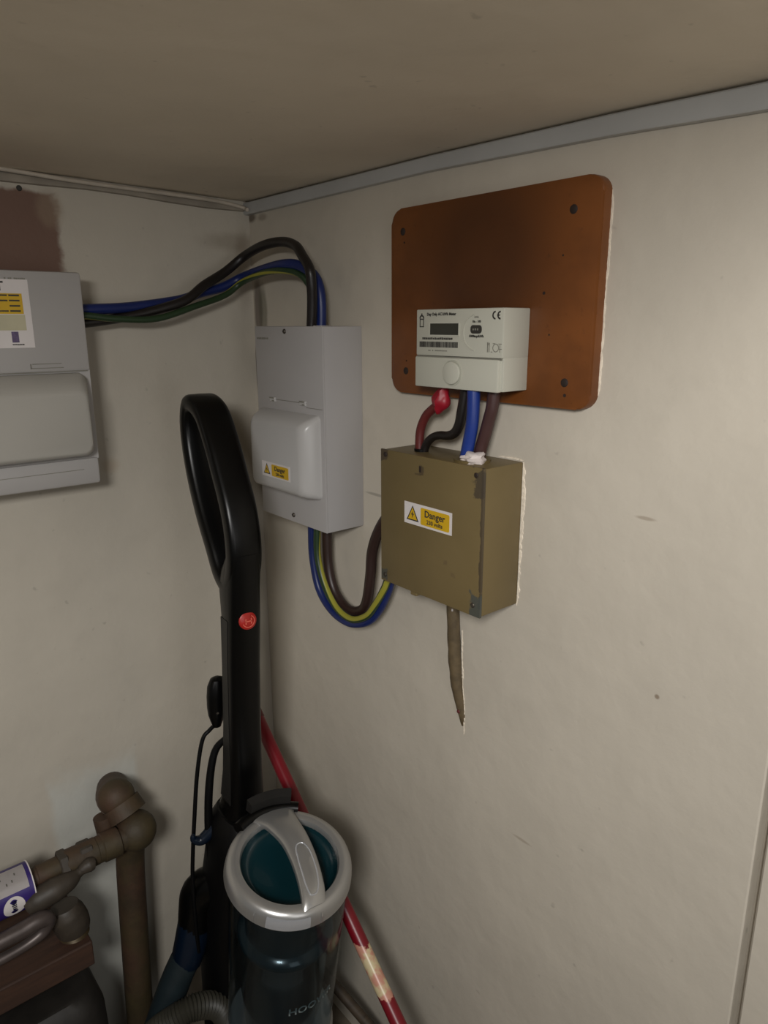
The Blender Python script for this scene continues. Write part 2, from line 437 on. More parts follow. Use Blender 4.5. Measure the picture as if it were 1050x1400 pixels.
def screw(name, F, u, v, r, d0, material, parent, h=0.002, slot=True):
    b = lathe([(0, h), (r * 0.7, h), (r, h * 0.4), (r, 0)], F.p(u, v, d0), F.N, 16)
    s = obj(name, b, material, parent, True)
    if slot: obj('slot', F.rect(u - r * .7, u + r * .7, v - r * .13, v + r * .13, d0 + h, d0 + h + 0.0002), 'ink', s)
    return s

# ------------------------------------------------------------------ the room
def lerp_tab(tab, x):
    if x <= tab[0][0]: return tab[0][1]
    for (a, b), (c, d) in zip(tab, tab[1:]):
        if x <= c: return b + (d - b) * (x - a) / (c - a)
    return tab[-1][1]
CEIL = [(0, .0058), (.42, .0064), (.66, .0030), (.79, -.0015), (1.2, -.008), (2.0, -.012)]
def ceil_z(x, y): return lerp_tab(CEIL, x) + 0.020 * min(abs(y), 0.6)
XE, YE, ZF = 2.6, -2.2, -1.42

def struct(name, bm, m_, smooth=False):
    return tag(obj(name, bm, m_, None, smooth), kind='structure')
# right wall with the recessed joint in it (x 0.855 - 0.863)
b = bmesh.new()
prof = [(-0.06, 0), (0.8515, 0), (0.8530, 0.0012), (0.8550, 0.013), (0.8615, 0.013), (0.8620, -0.001), (0.8640, -0.003), (XE, -0.003), (XE, 0.06), (-0.06, 0.06)]
v0 = [b.verts.new((x, y, ZF)) for x, y in prof]; v1 = [b.verts.new((x, y, 0.05)) for x, y in prof]
b.faces.new(v0); b.faces.new(v1[::-1])
for i in range(len(prof)): b.faces.new((v0[i], v1[i], v1[(i + 1) % len(prof)], v0[(i + 1) % len(prof)]))
wall_right = struct('wall_right', b, 'wall_right')
wall_left = struct('wall_left', bx(-0.06, 0.0, YE, 0.0, ZF, 0.05), 'wall_left')
# ceiling: an uneven slab
b = bmesh.new(); xs = [0, .1, .25, .42, .54, .66, .79, 1.0, 1.065]; ys = [0, -.15, -.3, -.45, -.6, -1.0, -1.4, YE]
g = [[b.verts.new((x, y, ceil_z(x, y))) for y in ys] for x in xs]
for i in range(len(xs) - 1):
    for j in range(len(ys) - 1): b.faces.new((g[i][j], g[i][j + 1], g[i + 1][j + 1], g[i + 1][j]))
e = bmesh.ops.extrude_face_region(b, geom=list(b.faces))
for v in e['geom']:
    if isinstance(v, bmesh.types.BMVert): v.co.z = 0.08
ceiling = struct('ceiling', b, 'ceiling', True)
floor = struct('floor', bx(-0.06, XE, YE, 0.06, ZF - 0.05, ZF), 'floor')

# grey-white batten along the top of the right wall
BOT = [(0, -.0137), (.42, -.0109), (.66, -.0163), (.79, -.0226), (1.2, -.034), (2.0, -.045)]
rings = []
for i in range(34):
    x = 0.0 + i * 1.065 / 33; t = lerp_tab(CEIL, x) - 0.0018; bo = lerp_tab(BOT, x)
    rings.append([(x, 0, t), (x, -.0085, t), (x, -.0100, t - .0015), (x, -.0100, bo + .002), (x, -.0085, bo), (x, 0, bo)])
trim_1 = struct('trim_1', loft(rings), 'trim', True)
# narrow strip along the top of the left wall
rings = []
for i in range(24):
    y = -0.011 - i * 0.06; t = ceil_z(0, y) - 0.006; h = 0.009 + 0.002 * math.sin(i * 1.3)
    rings.append([(0, y, t), (.0045, y, t), (.006, y, t - .002), (.006, y, t - h + .001), (.004, y, t - h), (0, y, t - h)])
trim_2 = struct('trim_2', loft(rings), 'trim_dull', True)
# ragged plaster left proud round the board, the olive box and the buried sheath
def ragged(path, out, w0, w1, parent):
    """thin jagged strip of bare plaster on the right wall; path = inner edge (x, z), out = outward direction"""
    P = []
    for a, c in zip(path, path[1:]):
        n = max(2, int(math.hypot(c[0] - a[0], c[1] - a[1]) / 0.0025))
        P += [(a[0] + (c[0] - a[0]) * i / n, a[1] + (c[1] - a[1]) * i / n) for i in range(n)]
    P.append(path[-1]); b = bmesh.new(); rows = []; n = len(P); w_ = (w0 + w1) / 2
    for i, (x, z) in enumerate(P):
        w_ = min(w1, max(w0, w_ + random.uniform(-1, 1) * (w1 - w0) * .45))
        k = w_ * min(1, (i + .3) / 4, (n - i - .7) / 4); t = random.uniform(.0006, .0013)
        rows.append([b.verts.new(p) for p in ((x, .001, z), (x, -t, z), (x + out[0] * k * .7, -t * .8, z + out[1] * k * .7), (x + out[0] * k, .001, z + out[1] * k))])
    for A_, B_ in zip(rows, rows[1:]):
        for q in range(4): b.faces.new((A_[q], A_[(q + 1) % 4], B_[(q + 1) % 4], B_[q]))
    b.faces.new(rows[0][::-1]); b.faces.new(rows[-1])
    return obj('plaster_edge', b, 'plaster_raw', parent)
ragged([(.5655, -.3265), (.5657, -.41), (.5655, -.478), (.5650, -.4955)], (1, 0), .0018, .0058, wall_right)
ragged([(.528, -.3252), (.5665, -.3252)], (0, 1), .0006, .0025, wall_right)
ragged([(.6532, -.060), (.6535, -.16), (.6533, -.240), (.649, -.257)], (1, 0), .0008, .0030, wall_right)
ragged([(.375, -.0466), (.50, -.0466), (.63, -.0466), (.6480, -.0500)], (0, 1), .0005, .0016, wall_right)
ragged([(.4800, -.555), (.4815, -.600), (.4835, -.640), (.4868, -.675), (.4880, -.700)], (1, 0), .0006, .0034, wall_right)
hole = obj('screw_hole', lathe([(0, .0012), (.0028, .0010), (.0036, 0)], (0.0, -.3339, -.0149 + .006), (1, 0, 0), 14), 'ink', wall_left)

# white cable clipped along the ceiling line of the left wall
solo('ceiling_cable', tube([(.006, -.56, ceil_z(0, -.56) - .004), (.006, -.45, .013), (.006, -.353, .0105), (.009, -.27, .0060), (.007, -.19, .0045), (.010, -.11, .0025), (.007, -.05, .0005), (.010, -.016, -.0045), (.020, -.014, -.0085)], .0028, 10),
     'white_cable', 'thin white-painted cable running along the ceiling line of the left wall', 'cable', (.006, -.35, .008), smooth=True)

# ------------------------------------------------------------------ left fuse box
def fuse_box():
    Y0, Y1 = -.545, -.2935       # far edge outside the frame
    root = empty('fuse_box', (0, -.42, -.388), 'light grey fuse box with protruding front flap and yellow sticker, on the left wall', 'fuse box')
    F = Face((.075, Y0, -.388), (0, 1, 0), (0, 0, 1)); Wd = Y1 - Y0; H = .274
    obj('body', bx(0, .060, Y0 + .002, Y1 - .002, -.386, -.116, .004), 'cu_body', root, True)
    obj('front_panel', join(bx(.060, .075, Y0, Y1, -.237, -.114, .003), bx(.060, .0752, Y0, Y1 - .001, -.388, -.352, .004), bx(.060, .072, Y0, Y1, -.354, -.234)), 'cu_body', root, True)
    # raised flap: tapered hood
    def ring(x, y1, z0, z1, r): return [(x, u, v) for u, v in rounded(y1 - Y0, z1 - z0, r, (Y0 + y1) / 2, (z0 + z1) / 2, 5)]
    cv = obj('flap', loft([ring(.070, -.3010, -.3480, -.2385, .010), ring(.082, -.3015, -.3475, -.2400, .011), ring(.096, -.3065, -.3450, -.2520, .013), ring(.103, -.3090, -.3420, -.2590, .012), ring(.105, -.3125, -.3390, -.2640, .010)]), 'cu_cover', root, True)
    obj('seam', bx(.0745, .0757, Y0 + .002, Y1 - .004, -.2372, -.2362), 'ink_soft', root)
    obj('groove', bx(.0748, .0757, Y0 + .002, Y1 - .022, -.3672, -.3664), 'ink_soft', root)
    s = obj('sticker', F.rect(.04, .187, .182, .263, 0, .0005), 'label_white', root, label='white sticker with yellow warning bands')
    def fr(y): return y - Y0
    yb = obj('yellow_band', F.rect(.05, fr(-.3665), .2225, .2465, .0005, .0007), 'label_yellow', s)
    for i in range(4): obj('small_print', F.dashes(.055, fr(-.3680), .2442 - i * .0061, .0022, 9, .0009, .12), 'ink', yb)
    obj('cream_band', F.rect(.05, fr(-.3655), .2030, .2215, .0005, .0007), 'label_cream', s)
    obj('picture', F.rect(fr(-.3835), fr(-.3755), .1885, .2015, .0005, .0007), 'label_picture', s)
    obj('small_print', F.dashes(fr(-.3865), fr(-.3700), .1860, .0016, 6, .0008, .1), 'ink', s)
    obj('lettering', F.text('T', .0150, fr(-.3905), .2500, .0007, bold=.0004, align='CENTER'), 'ink', s)
    obj('embossed_name', F.dashes(fr(-.384), fr(-.360), .2640, .0022, 11, .0006, .15), 'ink_soft', root)
    obj('thumb_catch', join(F.rect(fr(-.3665), fr(-.3270), .1560, .1568, 0, .0012), F.rect(fr(-.3665), fr(-.3655), .1560, .1620, 0, .0012), F.rect(fr(-.3640), fr(-.3290), .1612, .1620, 0, .001)), 'ink_soft', root)
    obj('cable_entry', lathe([(.011, 0), (.019, 0), (.021, .004), (.011, .006)], (.042, Y1 - .003, -.168), (0, 1, 0), 24, closed=True), 'cu_body', root, True)
fuse_box()

# ------------------------------------------------------------------ isolator box in the corner
def danger_sticker(F, u0, v0, w_, h_, parent, d=0.0, readable=True):
    """white label: warning triangle at left, yellow panel at right"""
    s = obj('warning_label', F.rect(u0, u0 + w_, v0, v0 + h_, d, d + .0005), 'label_white', parent, label='white and yellow electrical danger label')
    cx = u0 + w_ * .185; cy = v0 + h_ * .50; a = h_ * .38
    def tri(r, dd): return F.shape([(cx - r * 1.05, cy - r * .86), (cx + r * 1.05, cy - r * .86), (cx, cy + r * 1.0)], d + dd, d + dd + .0002)
    t = obj('warning_triangle', tri(a, .0005), 'ink', s)
    obj('triangle_centre', F.shape([(cx - a * .78, cy - a * .70), (cx + a * .78, cy - a * .70), (cx, cy + a * .74)], d + .0007, d + .0008), 'label_yellow', t)
    obj('lightning_bolt', F.shape([(cx + a * .05, cy + a * .35), (cx - a * .25, cy - a * .15), (cx - a * .02, cy - a * .12), (cx - a * .12, cy - a * .58), (cx + a * .28, cy + a * .02), (cx + a * .04, cy - a * .01)], d + .0008, d + .0009), 'ink', t)
    y = obj('yellow_panel', F.rect(u0 + w_ * .36, u0 + w_ * .955, v0 + h_ * .10, v0 + h_ * .88, d + .0005, d + .0007, r=h_ * .08), 'label_yellow', s)
    obj('lettering', F.text('Danger', h_ * .43, u0 + w_ * .655, v0 + h_ * .50, d + .0009, align='CENTER', bold=h_ * .008), 'ink', y)
    obj('lettering', F.text('230 volts', h_ * .27, u0 + w_ * .655, v0 + h_ * .20, d + .0009, align='CENTER', bold=h_ * .004), 'ink', y)
    return s
def isolator():
    x0, x1, z0, z1, d = .1128, .2819, -.4594, -.1817, .0655
    root = empty('isolator_box', ((x0 + x1) / 2, 0, z0), 'tall grey-white steel isolator box with white hood and small danger label, right of the corner', 'electrical box')
    F = Face((x0, -d, z0), (1, 0, 0), (0, 0, 1))
    obj('body', join(bx(x0, x1, -d + .002, 0, z0, z1, .0012), bx(x0, x1, -d, -d + .003, z0, z1, .0008)), 'case_grey', root, True)
    # moulded hood
    def ring(dd, u0, u1, v0, v1, r): return [F.p(u, v, dd) for u, v in rounded(u1 - u0, v1 - v0, r, (u0 + u1) / 2, (v0 + v1) / 2, 5)]
    hood = obj('hood', loft([ring(-.004, .010, .1605, .0455, .1620, .006), ring(.0030, .010, .1605, .0455, .1615, .008), ring(.018, .0135, .1565, .0490, .1545, .010), ring(.0245, .0170, .1515, .0520, .1490, .011), ring(.0275, .0230, .1440, .0570, .1430, .010)]), 'case_cover', root, True)
    FH = Face(F.p(0, 0, .0275), (1, 0, 0), (0, 0, 1))
    danger_sticker(FH, .0505, .0690, .073, .0215, hood)
    obj('hood_seam', join(F.rect(.042, .128, .1755, .1762, 0, .0006), F.rect(.128, .166, .170, .1706, 0, .0006)), 'ink_soft', root)
    for u in (.0415, .119):
        h = obj('hinge', F.rect(u - .005, u + .009, .1725, .1785, 0, .0022, bev=.0006), 'case_cover', root)
        obj('hinge_slot', join(F.rect(u - .005, u + .007, .1768, .1785, .002, .0027), F.rect(u + .002, u + .008, .1732, .1745, .002, .0027)), 'ink_soft', h)
    screw('screw', F, .0802, .2710, .0034, 0, 'screw', root); screw('screw', F, .0870, .0105, .0034, 0, 'screw', root)
    obj('embossed_name', F.dashes(.006, .038, .2610, .0030, 7, .0006, .2), 'ink_soft', root)
    for u, v in ((.1045, .2778),): obj('cable_gland', lathe([(.0, .001), (.017, .001), (.018, 0)], (.228, -.033, z1), (0, 0, 1), 20), 'case_grey', root, True)
isolator()

# ------------------------------------------------------------------ board and meter
bx0, bx1, bz0, bz1, bt = .3574, .6537, -.2623, -.0463, .0124
root = empty('meter_board', ((bx0 + bx1) / 2, 0, bz0), 'large reddish-brown wooden board with rounded corners, screwed flat to the right wall', 'board')
F = Face((bx0, 0, bz0), (1, 0, 0), (0, 0, 1))
BF = Face((bx0, -bt, bz0), (1, 0, 0), (0, 0, 1))
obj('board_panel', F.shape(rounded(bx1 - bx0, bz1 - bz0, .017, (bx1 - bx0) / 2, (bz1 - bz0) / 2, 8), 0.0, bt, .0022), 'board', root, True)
for (x, z) in ((.3783, -.0725), (.6208, -.0745), (.3846, -.2354), (.6219, -.2364)):
    obj('screw', lathe([(0, .0010), (.0030, .0010), (.0044, .0002), (.0044, 0)], (x, -bt, z), (0, -1, 0), 16), 'screw_dark', root, True)
for (x, z, r) in ((.5911, -.1495, .0016), (.6117, -.1151, .0010), (.381, -.085, .0012), (.623, -.2490, .0018), (.3855, -.2230, .0010), (.600, -.190, .0009)):
    obj('nail_hole', lathe([(0, .0003), (r, .0003), (r, 0)], (x, -bt, z), (0, -1, 0), 10), 'screw_dark', root)

def meter():
    x0, x1, z0, z1, yf = .4476, .5754, -.2467, -.1634, -.0535
    root = empty('electricity_meter', ((x0 + x1) / 2, -bt, z0), 'cream plastic electricity meter with small dark display, fixed low on the brown board', 'meter')
    F = Face((x0, yf, z0), (1, 0, 0), (0, 0, 1)); W_ = x1 - x0; H = z1 - z0
    sv = .0335
    obj('case', join(bx(x0, x1, yf, -bt, z0 + sv, z1, .0016), bx(x0 + .0005, x1 - .0005, yf + .003, -bt, z0, z0 + sv + .002, .0010)), 'meter', root, True)
    cov = obj('terminal_cover', bx(x0 - .0003, x1 - .0045, yf - .0012, yf + .006, z0 - .0008, z0 + sv - .0012, .0014), 'meter', root, True)
    FC = Face((x0, yf - .0012, z0), (1, 0, 0), (0, 0, 1))
    obj('cover_screw_cap', FC.disc(.0590, .0163, .0122, 0, .0032, .0012), 'meter', cov, True)
    obj('cover_ring', FC.ring(.0590, .0163, .0128, .0140, 0, .0008), 'meter_line', cov, True)
    obj('case_joint', F.rect(.001, W_ - .001, sv - .0012, sv - .0002, -.001, .0002), 'ink_soft', root)
    # display
    lc = obj('display_bezel', F.rect(.0212, .0675, .0545, .0695, 0, .0009, r=.0012), 'meter', root, True)
    obj('display', F.rect(.0235, .0662, .0562, .0682, .0009, .0011), 'lcd', lc)
    # optical port
    pr = obj('port_ring', F.ring(.0915, .0590, .0178, .0188, 0, .0009, 100, 262), 'meter', root, True)
    op = obj('optical_port', F.rect(.0838, .0988, .0580, .0664, 0, .0010, r=.0032), 'ink', root, True)
    obj('port_contacts', F.dashes(.0870, .0962, .0622, .0022, 3, .0013, .4), 'ink_soft', op)
    obj('lettering', F.text('Day Only AC kWh Meter', .0042, .0175, .0766, .0004, bold=.00012), 'ink', root)
    obj('lettering', F.text('kWh', .0030, .0915, .0735, .0004, align='CENTER'), 'ink_soft', root)
    obj('lettering', F.text('10a - 100', .0032, .0915, .0690, .0004, align='CENTER', bold=.00008), 'ink', root)
    obj('lettering', F.text('1000imp/kWh', .0036, .0915, .0542, .0004, align='CENTER', bold=.0001), 'ink', root)
    obj('small_print', F.dashes(.0105, .0580, .0522, .0026, 17, .0004, .25), 'ink', root)
    # bar code
    bars = []; u = .0058
    while u < .0655:
        w_ = random.choice((.0004, .0007, .0011)); bars.append(F.rect(u, u + w_, .0428, .0488, .0001, .0003)); u += w_ + random.choice((.0003, .0004, .0006))
    obj('bar_code', join(*bars), 'ink', root)
    obj('small_print', F.dashes(.020, .050, .0393, .0013, 14, .0004), 'ink_soft', root)
    # maker's emblem, top left: pointed dome over an outlined box
    obj('emblem', join(F.rect(.0058, .0124, .0642, .0652, 0, .0003), F.rect(.0058, .0068, .0642, .0730, 0, .0003), F.rect(.0114, .0124, .0642, .0730, 0, .0003),
        F.ring(.0091, .0735, .0022, .0038, 0, .0003, 0, 180), F.rect(.0058, .0124, .0722, .0734, 0, .0003), F.rect(.0084, .0098, .0770, .0790, 0, .0003)), 'ink', root)
    # CE mark
    obj('conformity_mark', join(F.ring(.1168, .0760, .0026, .0042, 0, .0003, 90, 270), F.ring(.1234, .0760, .0026, .0042, 0, .0003, 90, 270), F.rect(.1200, .1228, .0755, .0765, 0, .0003)), 'ink', root)
    obj('rating_symbols', join(F.dashes(.1070, .1110, .0478, .0030, 2, .0004), F.ring(.1185, .0440, .0034, .0042, 0, .0003), F.rect(.1070, .1080, .0395, .0475, 0, .0003), F.rect(.1092, .1102, .0395, .0475, 0, .0003), F.rect(.1120, .1142, .0395, .0403, 0, .0003),
        F.rect(.1220, .1262, .0475, .0482, 0, .0003), F.rect(.1232, .1264, .0425, .0432, 0, .0003), F.rect(.1236, .1243, .0395, .0470, 0, .0003), F.rect(.1145, .1175, .0480, .0487, 0, .0003)), 'ink_soft', root)
meter()

# ------------------------------------------------------------------ olive junction box
gx0, gx1, gz0, gz1, gd = .3972, .5662, -.4942, -.3254, .0647
root = empty('junction_box', ((gx0 + gx1) / 2, 0, gz0), 'square olive-brown painted metal box with chipped edges and danger label, below the meter', 'electrical box')
F = Face((gx0, -gd, gz0), (1, 0, 0), (0, 0, 1))
obj('body', bx(gx0 + .001, gx1 - .001, -gd + .003, 0, gz0 + .001, gz1 - .001, .0015), 'olive', root, True)
obj('lid', bx(gx0, gx1, -gd, -gd + .0034, gz0, gz1, .0010), 'olive', root, True)
danger_sticker(F, .0446, .0855, .0790, .0262, root)
for (u, v, m_) in ((.0092, .1628, 'screw_dark'), (.1578, .1600, 'screw_dark'), (.0080, .0085, 'screw'), (.1580, .0130, 'screw')):
    screw('screw', F, u, v, .0030, 0, m_, root, .0012, False)
obj('lid_nick', join(F.rect(.069, .0725, .150, .157, 0, .0002)), 'screw_dark', root)
gl = obj('cable_collar', lathe([(.012, -.001), (.020, -.001), (.021, .003), (.012, .0035)], (.524, -.038, gz1 - .001), (0, 0, 1), 24, closed=True), 'olive', root, True)
obj('cable_grommet', lathe([(.004, -.001), (.0085, -.001), (.009, .003), (.004, .003)], (.4395, -.036, gz1 - .001), (0, 0, 1), 20, closed=True), 'black_matt', root, True)
obj('bottom_lug', bx(.4475, .4580, -.060, -.050, gz0 - .007, gz0 + .002, .001), 'olive', root)

# painted lead sheath leaving the box and sinking into the plaster
P = [(.4715, -.0120, -.485), (.4725, -.0090, -.540), (.4735, -.0050, -.600), (.4770, -.0020, -.640), (.4830, .0030, -.675), (.4855, .0075, -.700)]
sh = solo('buried_sheath', tube(P, [.0078, .0082, .0085, .0078, .0066, .0045], 14, 6, wob=.05), 'sheath', 'olive-painted cable sheath dropping from the square box and vanishing into the plaster', 'cable sheath', (.474, 0, -.69), smooth=True)
obj('bare_fleck', join(bx(.4775, .4790, -.0165, -.0150, -.521, -.512), bx(.4765, .4778, -.0168, -.0152, -.526, -.523)), 'label_white', sh)
obj('rust_spot', bmesh_ := lathe([(0, .002), (.002, .0012), (.0028, 0)], (.4815, -.0050, -.668), (0, -1, 0), 10), 'cable_red', sh)

# putty at the cable hole
b = bmesh.new(); bmesh.ops.create_icosphere(b, subdivisions=3, radius=1)
for v in b.verts:
    n = v.co.normalized(); k = 1 + .22 * math.sin(5 * n.x + 2) * math.cos(4 * n.y + 1) + .15 * math.sin(9 * n.z + 3 * n.x)
    v.co = Vector((.531 + n.x * .0150 * k, -.046 + n.y * .0115 * k, -.3225 + n.z * (.0072 * k + max(0, n.x - .1) * .006)))
solo('sealing_putty', b, 'putty', 'lump of white putty round the cables on top of the square olive box', 'putty', (.531, -.046, -.326), smooth=True)

# ------------------------------------------------------------------ meter tails
def cable(name, pts, r, m_, label, seg=14, group=None, wob=0.0, twist=0.0):
    z = min(pts, key=lambda p: p[2]); return solo(name, tube(pts, r, seg, 6, twist=twist), m_, label, 'cable', z, group, True)
red = cable('red_cable', [(.4750, -.036, -.2610), (.4680, -.036, -.2680), (.4570, -.036, -.2755), (.4466, -.036, -.2840), (.4385, -.036, -.2980), (.4360, -.036, -.3120), (.4362, -.036, -.3280)], .0054, 'cable_red', 'dull red cable bent between the red seal cap and the top of the olive box')
cable('black_cable', [(.5100, -.036, -.2440), (.5080, -.036, -.2560), (.5049, -.036, -.2730), (.5010, -.036, -.2880), (.4940, -.036, -.2985), (.4830, -.036, -.3030), (.4698, -.036, -.3040), (.4580, -.036, -.3080), (.4480, -.036, -.3170), (.4430, -.036, -.3290)], [.0060, .0060, .0062, .0058, .0056, .0052, .0048, .0048, .0050, .0052], 'cable_black', 'black cable kinked sideways between the meter and the olive box')
cable('blue_cable', [(.5287, -.044, -.2440), (.5290, -.044, -.2650), (.5278, -.044, -.2850), (.5235, -.044, -.3060), (.5185, -.044, -.3290)], .0071, 'cable_blue', 'thick blue cable dropping straight from the meter into the putty')
cable('brown_cable', [(.5495, -.034, -.2440), (.5470, -.034, -.2650), (.5430, -.034, -.2790), (.5380, -.034, -.2960), (.5330, -.034, -.3110), (.5290, -.034, -.3290)], .0070, 'cable_brown', 'thick purple-brown cable beside the blue one between the meter and the putty')
# red seal cap
b = bmesh.new(); bmesh.ops.create_icosphere(b, subdivisions=3, radius=1)
A = Vector((.4725, -.037, -.2640)); D = Vector((-.35, 0, -1)).normalized(); S_ = D.cross(Vector((0, 1, 0)))
for v in b.verts:
    n = v.co.normalized(); k = 1 + .10 * math.sin(7 * n.x + 1) + .08 * math.cos(6 * n.z)
    v.co = A + (S_ * n.x * .0105 + Vector((0, 1, 0)) * n.y * .0095 + D * n.z * (.0165 if n.z < 0 else .0145)) * k
capb = solo('seal_cap', b, 'seal_red', 'bright red plastic seal cap under the meter, on the end of the red cable', 'seal', (.4725, -.037, -.279), smooth=True)

# ------------------------------------------------------------------ cables: fuse box to isolator
cable('brown_cable', [(.038, -.298, -.1765), (.038, -.2823, -.1758), (.039, -.2507, -.1720), (.044, -.2028, -.1635), (.052, -.1450, -.1465), (.048, -.1090, -.1235), (.040, -.0680, -.1020), (.052, -.0400, -.0785), (.1030, -.0380, -.0680), (.1500, -.036, -.0668), (.1887, -.040, -.0753), (.2149, -.047, -.0902), (.2378, -.052, -.1079), (.2400, -.051, -.1255), (.2360, -.048, -.1500), (.2300, -.046, -.1830)], .0068, 'cable_black', 'thick dark brown cable arching highest from the fuse box into the isolator box')
cable('blue_cable', [(.045, -.298, -.1595), (.045, -.2806, -.1587), (.040, -.2202, -.1553), (.034, -.1430, -.1445), (.034, -.1090, -.1335), (.034, -.0720, -.1245), (.048, -.0420, -.1090), (.1190, -.0400, -.0998), (.1640, -.040, -.0976), (.1900, -.035, -.1010), (.2160, -.031, -.1135), (.2290, -.031, -.1300), (.2330, -.031, -.1512), (.2320, -.031, -.1830)], .0070, 'cable_navy', 'thick blue cable curving from the fuse box, entering the isolator box farthest right')
cable('earth_cable', [(.054, -.298, -.1675), (.054, -.2815, -.1672), (.056, -.2420, -.1712), (.056, -.1880, -.1705), (.054, -.1280, -.1530), (.048, -.0760, -.1365), (.056, -.0500, -.1175), (.1130, -.0460, -.1068), (.1600, -.044, -.1060), (.1865, -.036, -.1110), (.2010, -.029, -.1250), (.2100, -.021, -.1500), (.2110, -.018, -.1830)], .0046, 'earth', 'thin green and yellow earth cable hanging lowest between fuse box and isolator box', twist=14)

# cables: isolator to junction box, hanging in a U
cable('blue_cable', [(.1990, -.034, -.4560), (.1985, -.034, -.4790), (.1995, -.034, -.5214), (.2134, -.034, -.5669), (.2452, -.034, -.5926), (.2870, -.034, -.5990), (.3290, -.034, -.5840), (.3556, -.034, -.5580), (.3742, -.034, -.5259), (.3830, -.034, -.5040), (.4010, -.034, -.4900)], .0060, 'cable_navy', 'blue cable looping in a U below the isolator box, outermost of the loop')
cable('earth_cable', [(.2240, -.040, -.4560), (.2240, -.042, -.4704), (.2250, -.043, -.5115), (.2410, -.043, -.5510), (.2700, -.043, -.5790), (.3060, -.043, -.5850), (.3399, -.043, -.5690), (.3600, -.043, -.5455), (.3785, -.043, -.5170), (.3859, -.043, -.5020), (.4010, -.043, -.4850)], .0052, 'earth_wide', 'green and yellow earth cable looping in a U below the isolator, middle of the loop', twist=12)
cable('brown_cable', [(.2290, -.028, -.4560), (.2290, -.028, -.4800), (.2305, -.028, -.5275), (.2450, -.028, -.5640), (.2740, -.028, -.5820), (.3045, -.029, -.5770), (.3270, -.033, -.5558), (.3364, -.033, -.5131), (.3407, -.033, -.4781), (.3540, -.033, -.4470), (.3750, -.033, -.4200), (.4010, -.033, -.4060)], .0074, 'cable_brown_dark', 'thick brown cable looping in a U below the isolator box, innermost of the loop')

# ------------------------------------------------------------------ vacuum cleaner
C0 = Vector((.3779, -.2054, -.852)); th = math.radians(-6)
VF = Vector((math.cos(th), math.sin(th), 0)); VL = Vector((-math.sin(th), math.cos(th), 0))
def V(s, l, z): p = C0 + VF * s + VL * l; return Vector((p.x, p.y, z))
NB = Vector((.2494, .0082, 1)).normalized(); UB = (VF - NB * VF.dot(NB)).normalized(); WB = NB.cross(UB)
NC = Vector((.150, .004, 1)).normalized(); UC = (VF - NC * VF.dot(NC)).normalized(); WC = NC.cross(UC)
def B(u, v, h): return C0 + UB * u + WB * v + NB * h
vac = empty('vacuum_cleaner', (.30, -.20, ZF), 'upright bagless vacuum cleaner with black loop handle, silver-topped teal dust bin and red badge', 'vacuum cleaner')
def superel(cs, cl, hs, hl, z, n=24, e=3.2, tilt=0.0):
    out = []
    for i in range(n):
        a = 2 * math.pi * i / n; c, s = math.cos(a), math.sin(a)
        x = hs * math.copysign(abs(c) ** (2 / e), c); y = hl * math.copysign(abs(s) ** (2 / e), s)
        out.append(V(cs + x, cl + y, z + tilt * x))
    return out
# loop handle: rounded band swept round a closed loop
loop = [(-.218, -.280), (-.180, -.290), (-.152, -.322), (-.128, -.362), (-.107, -.402), (-.097, -.443), (-.101, -.480), (-.120, -.508), (-.146, -.500), (-.168, -.470), (-.198, -.428), (-.222, -.381), (-.235, -.335), (-.234, -.300)]
P = [Vector((s, z)) for s, z in loop]
Pc = catmull([(p.x, p.y, 0) for p in P], True, 6); n = len(Pc); rings = []
for i in range(n):
    p = Pc[i]; t = (Pc[(i + 1) % n] - Pc[i - 1]).normalized(); nn = Vector((-t.y, t.x, 0))
    ring = []
    for j in range(20):
        a = 2 * math.pi * j / 20; c, s = math.cos(a), math.sin(a)
        a1 = .0120 * math.copysign(abs(c) ** .6, c)
        # back bar is narrower than the front
        wl = .0225 if p.x + .12 > -.25 * (p.y + .3) - 0 else .0225
        b1 = wl * math.copysign(abs(s) ** .38, s)
        q = p + nn * a1; ring.append(V(q.x, b1, q.y))
    rings.append(ring)
rings.append(rings[0])
b = loft(rings, False); bmesh.ops.remove_doubles(b, verts=b.verts, dist=1e-6)
obj('handle', b, 'black_plastic', vac, True)
# stem: lofted down from the loop
stem = [(-.460, -.0845, -.108, .0215), (-.485, -.086, -.132, .0220), (-.510, -.090, -.146, .0225), (-.553, -.0955, -.142, .0228), (-.622, -.105, -.148, .0228), (-.72, -.114, -.158, .0232), (-.80, -.1185, -.170, .0240), (-.845, -.121, -.180, .026), (-.875, -.121, -.190, .032), (-.90, -.120, -.195, .038)]
obj('stem', loft([superel((f + k) / 2, 0, (f - k) / 2, hl, z, 24, 3.6) for z, f, k, hl in stem]), 'black_plastic', vac, True)
obj('stem_side_strip', loft([[V(k + .010, -hl - .0004, z), V(f - .014, -hl - .0004, z), V(f - .014, -hl + .004, z), V(k + .010, -hl + .004, z)] for z, f, k, hl in stem[3:-2]]), 'grey_plastic', vac, True)
bd = obj('badge', lathe([(0, .0022), (.0095, .0020), (.0118, .0008), (.0122, -.001)], V(-.0940, -.001, -.551), (VF.x, VF.y, .12), 28), 'badge', vac, True)
FBx = Face(V(-.0915, -.001, -.551), VL, Vector((0, 0, 1)))
obj('badge_mark', join(FBx.ring(0, 0, .0075, .0086, .0, .0008, 200, 420), FBx.rect(-.0045, -.003, -.004, .004, 0, .0008), FBx.rect(.003, .0045, -.004, .004, 0, .0008), FBx.rect(-.0045, .0045, -.0007, .0007, 0, .0008)), 'badge_mark', bd)
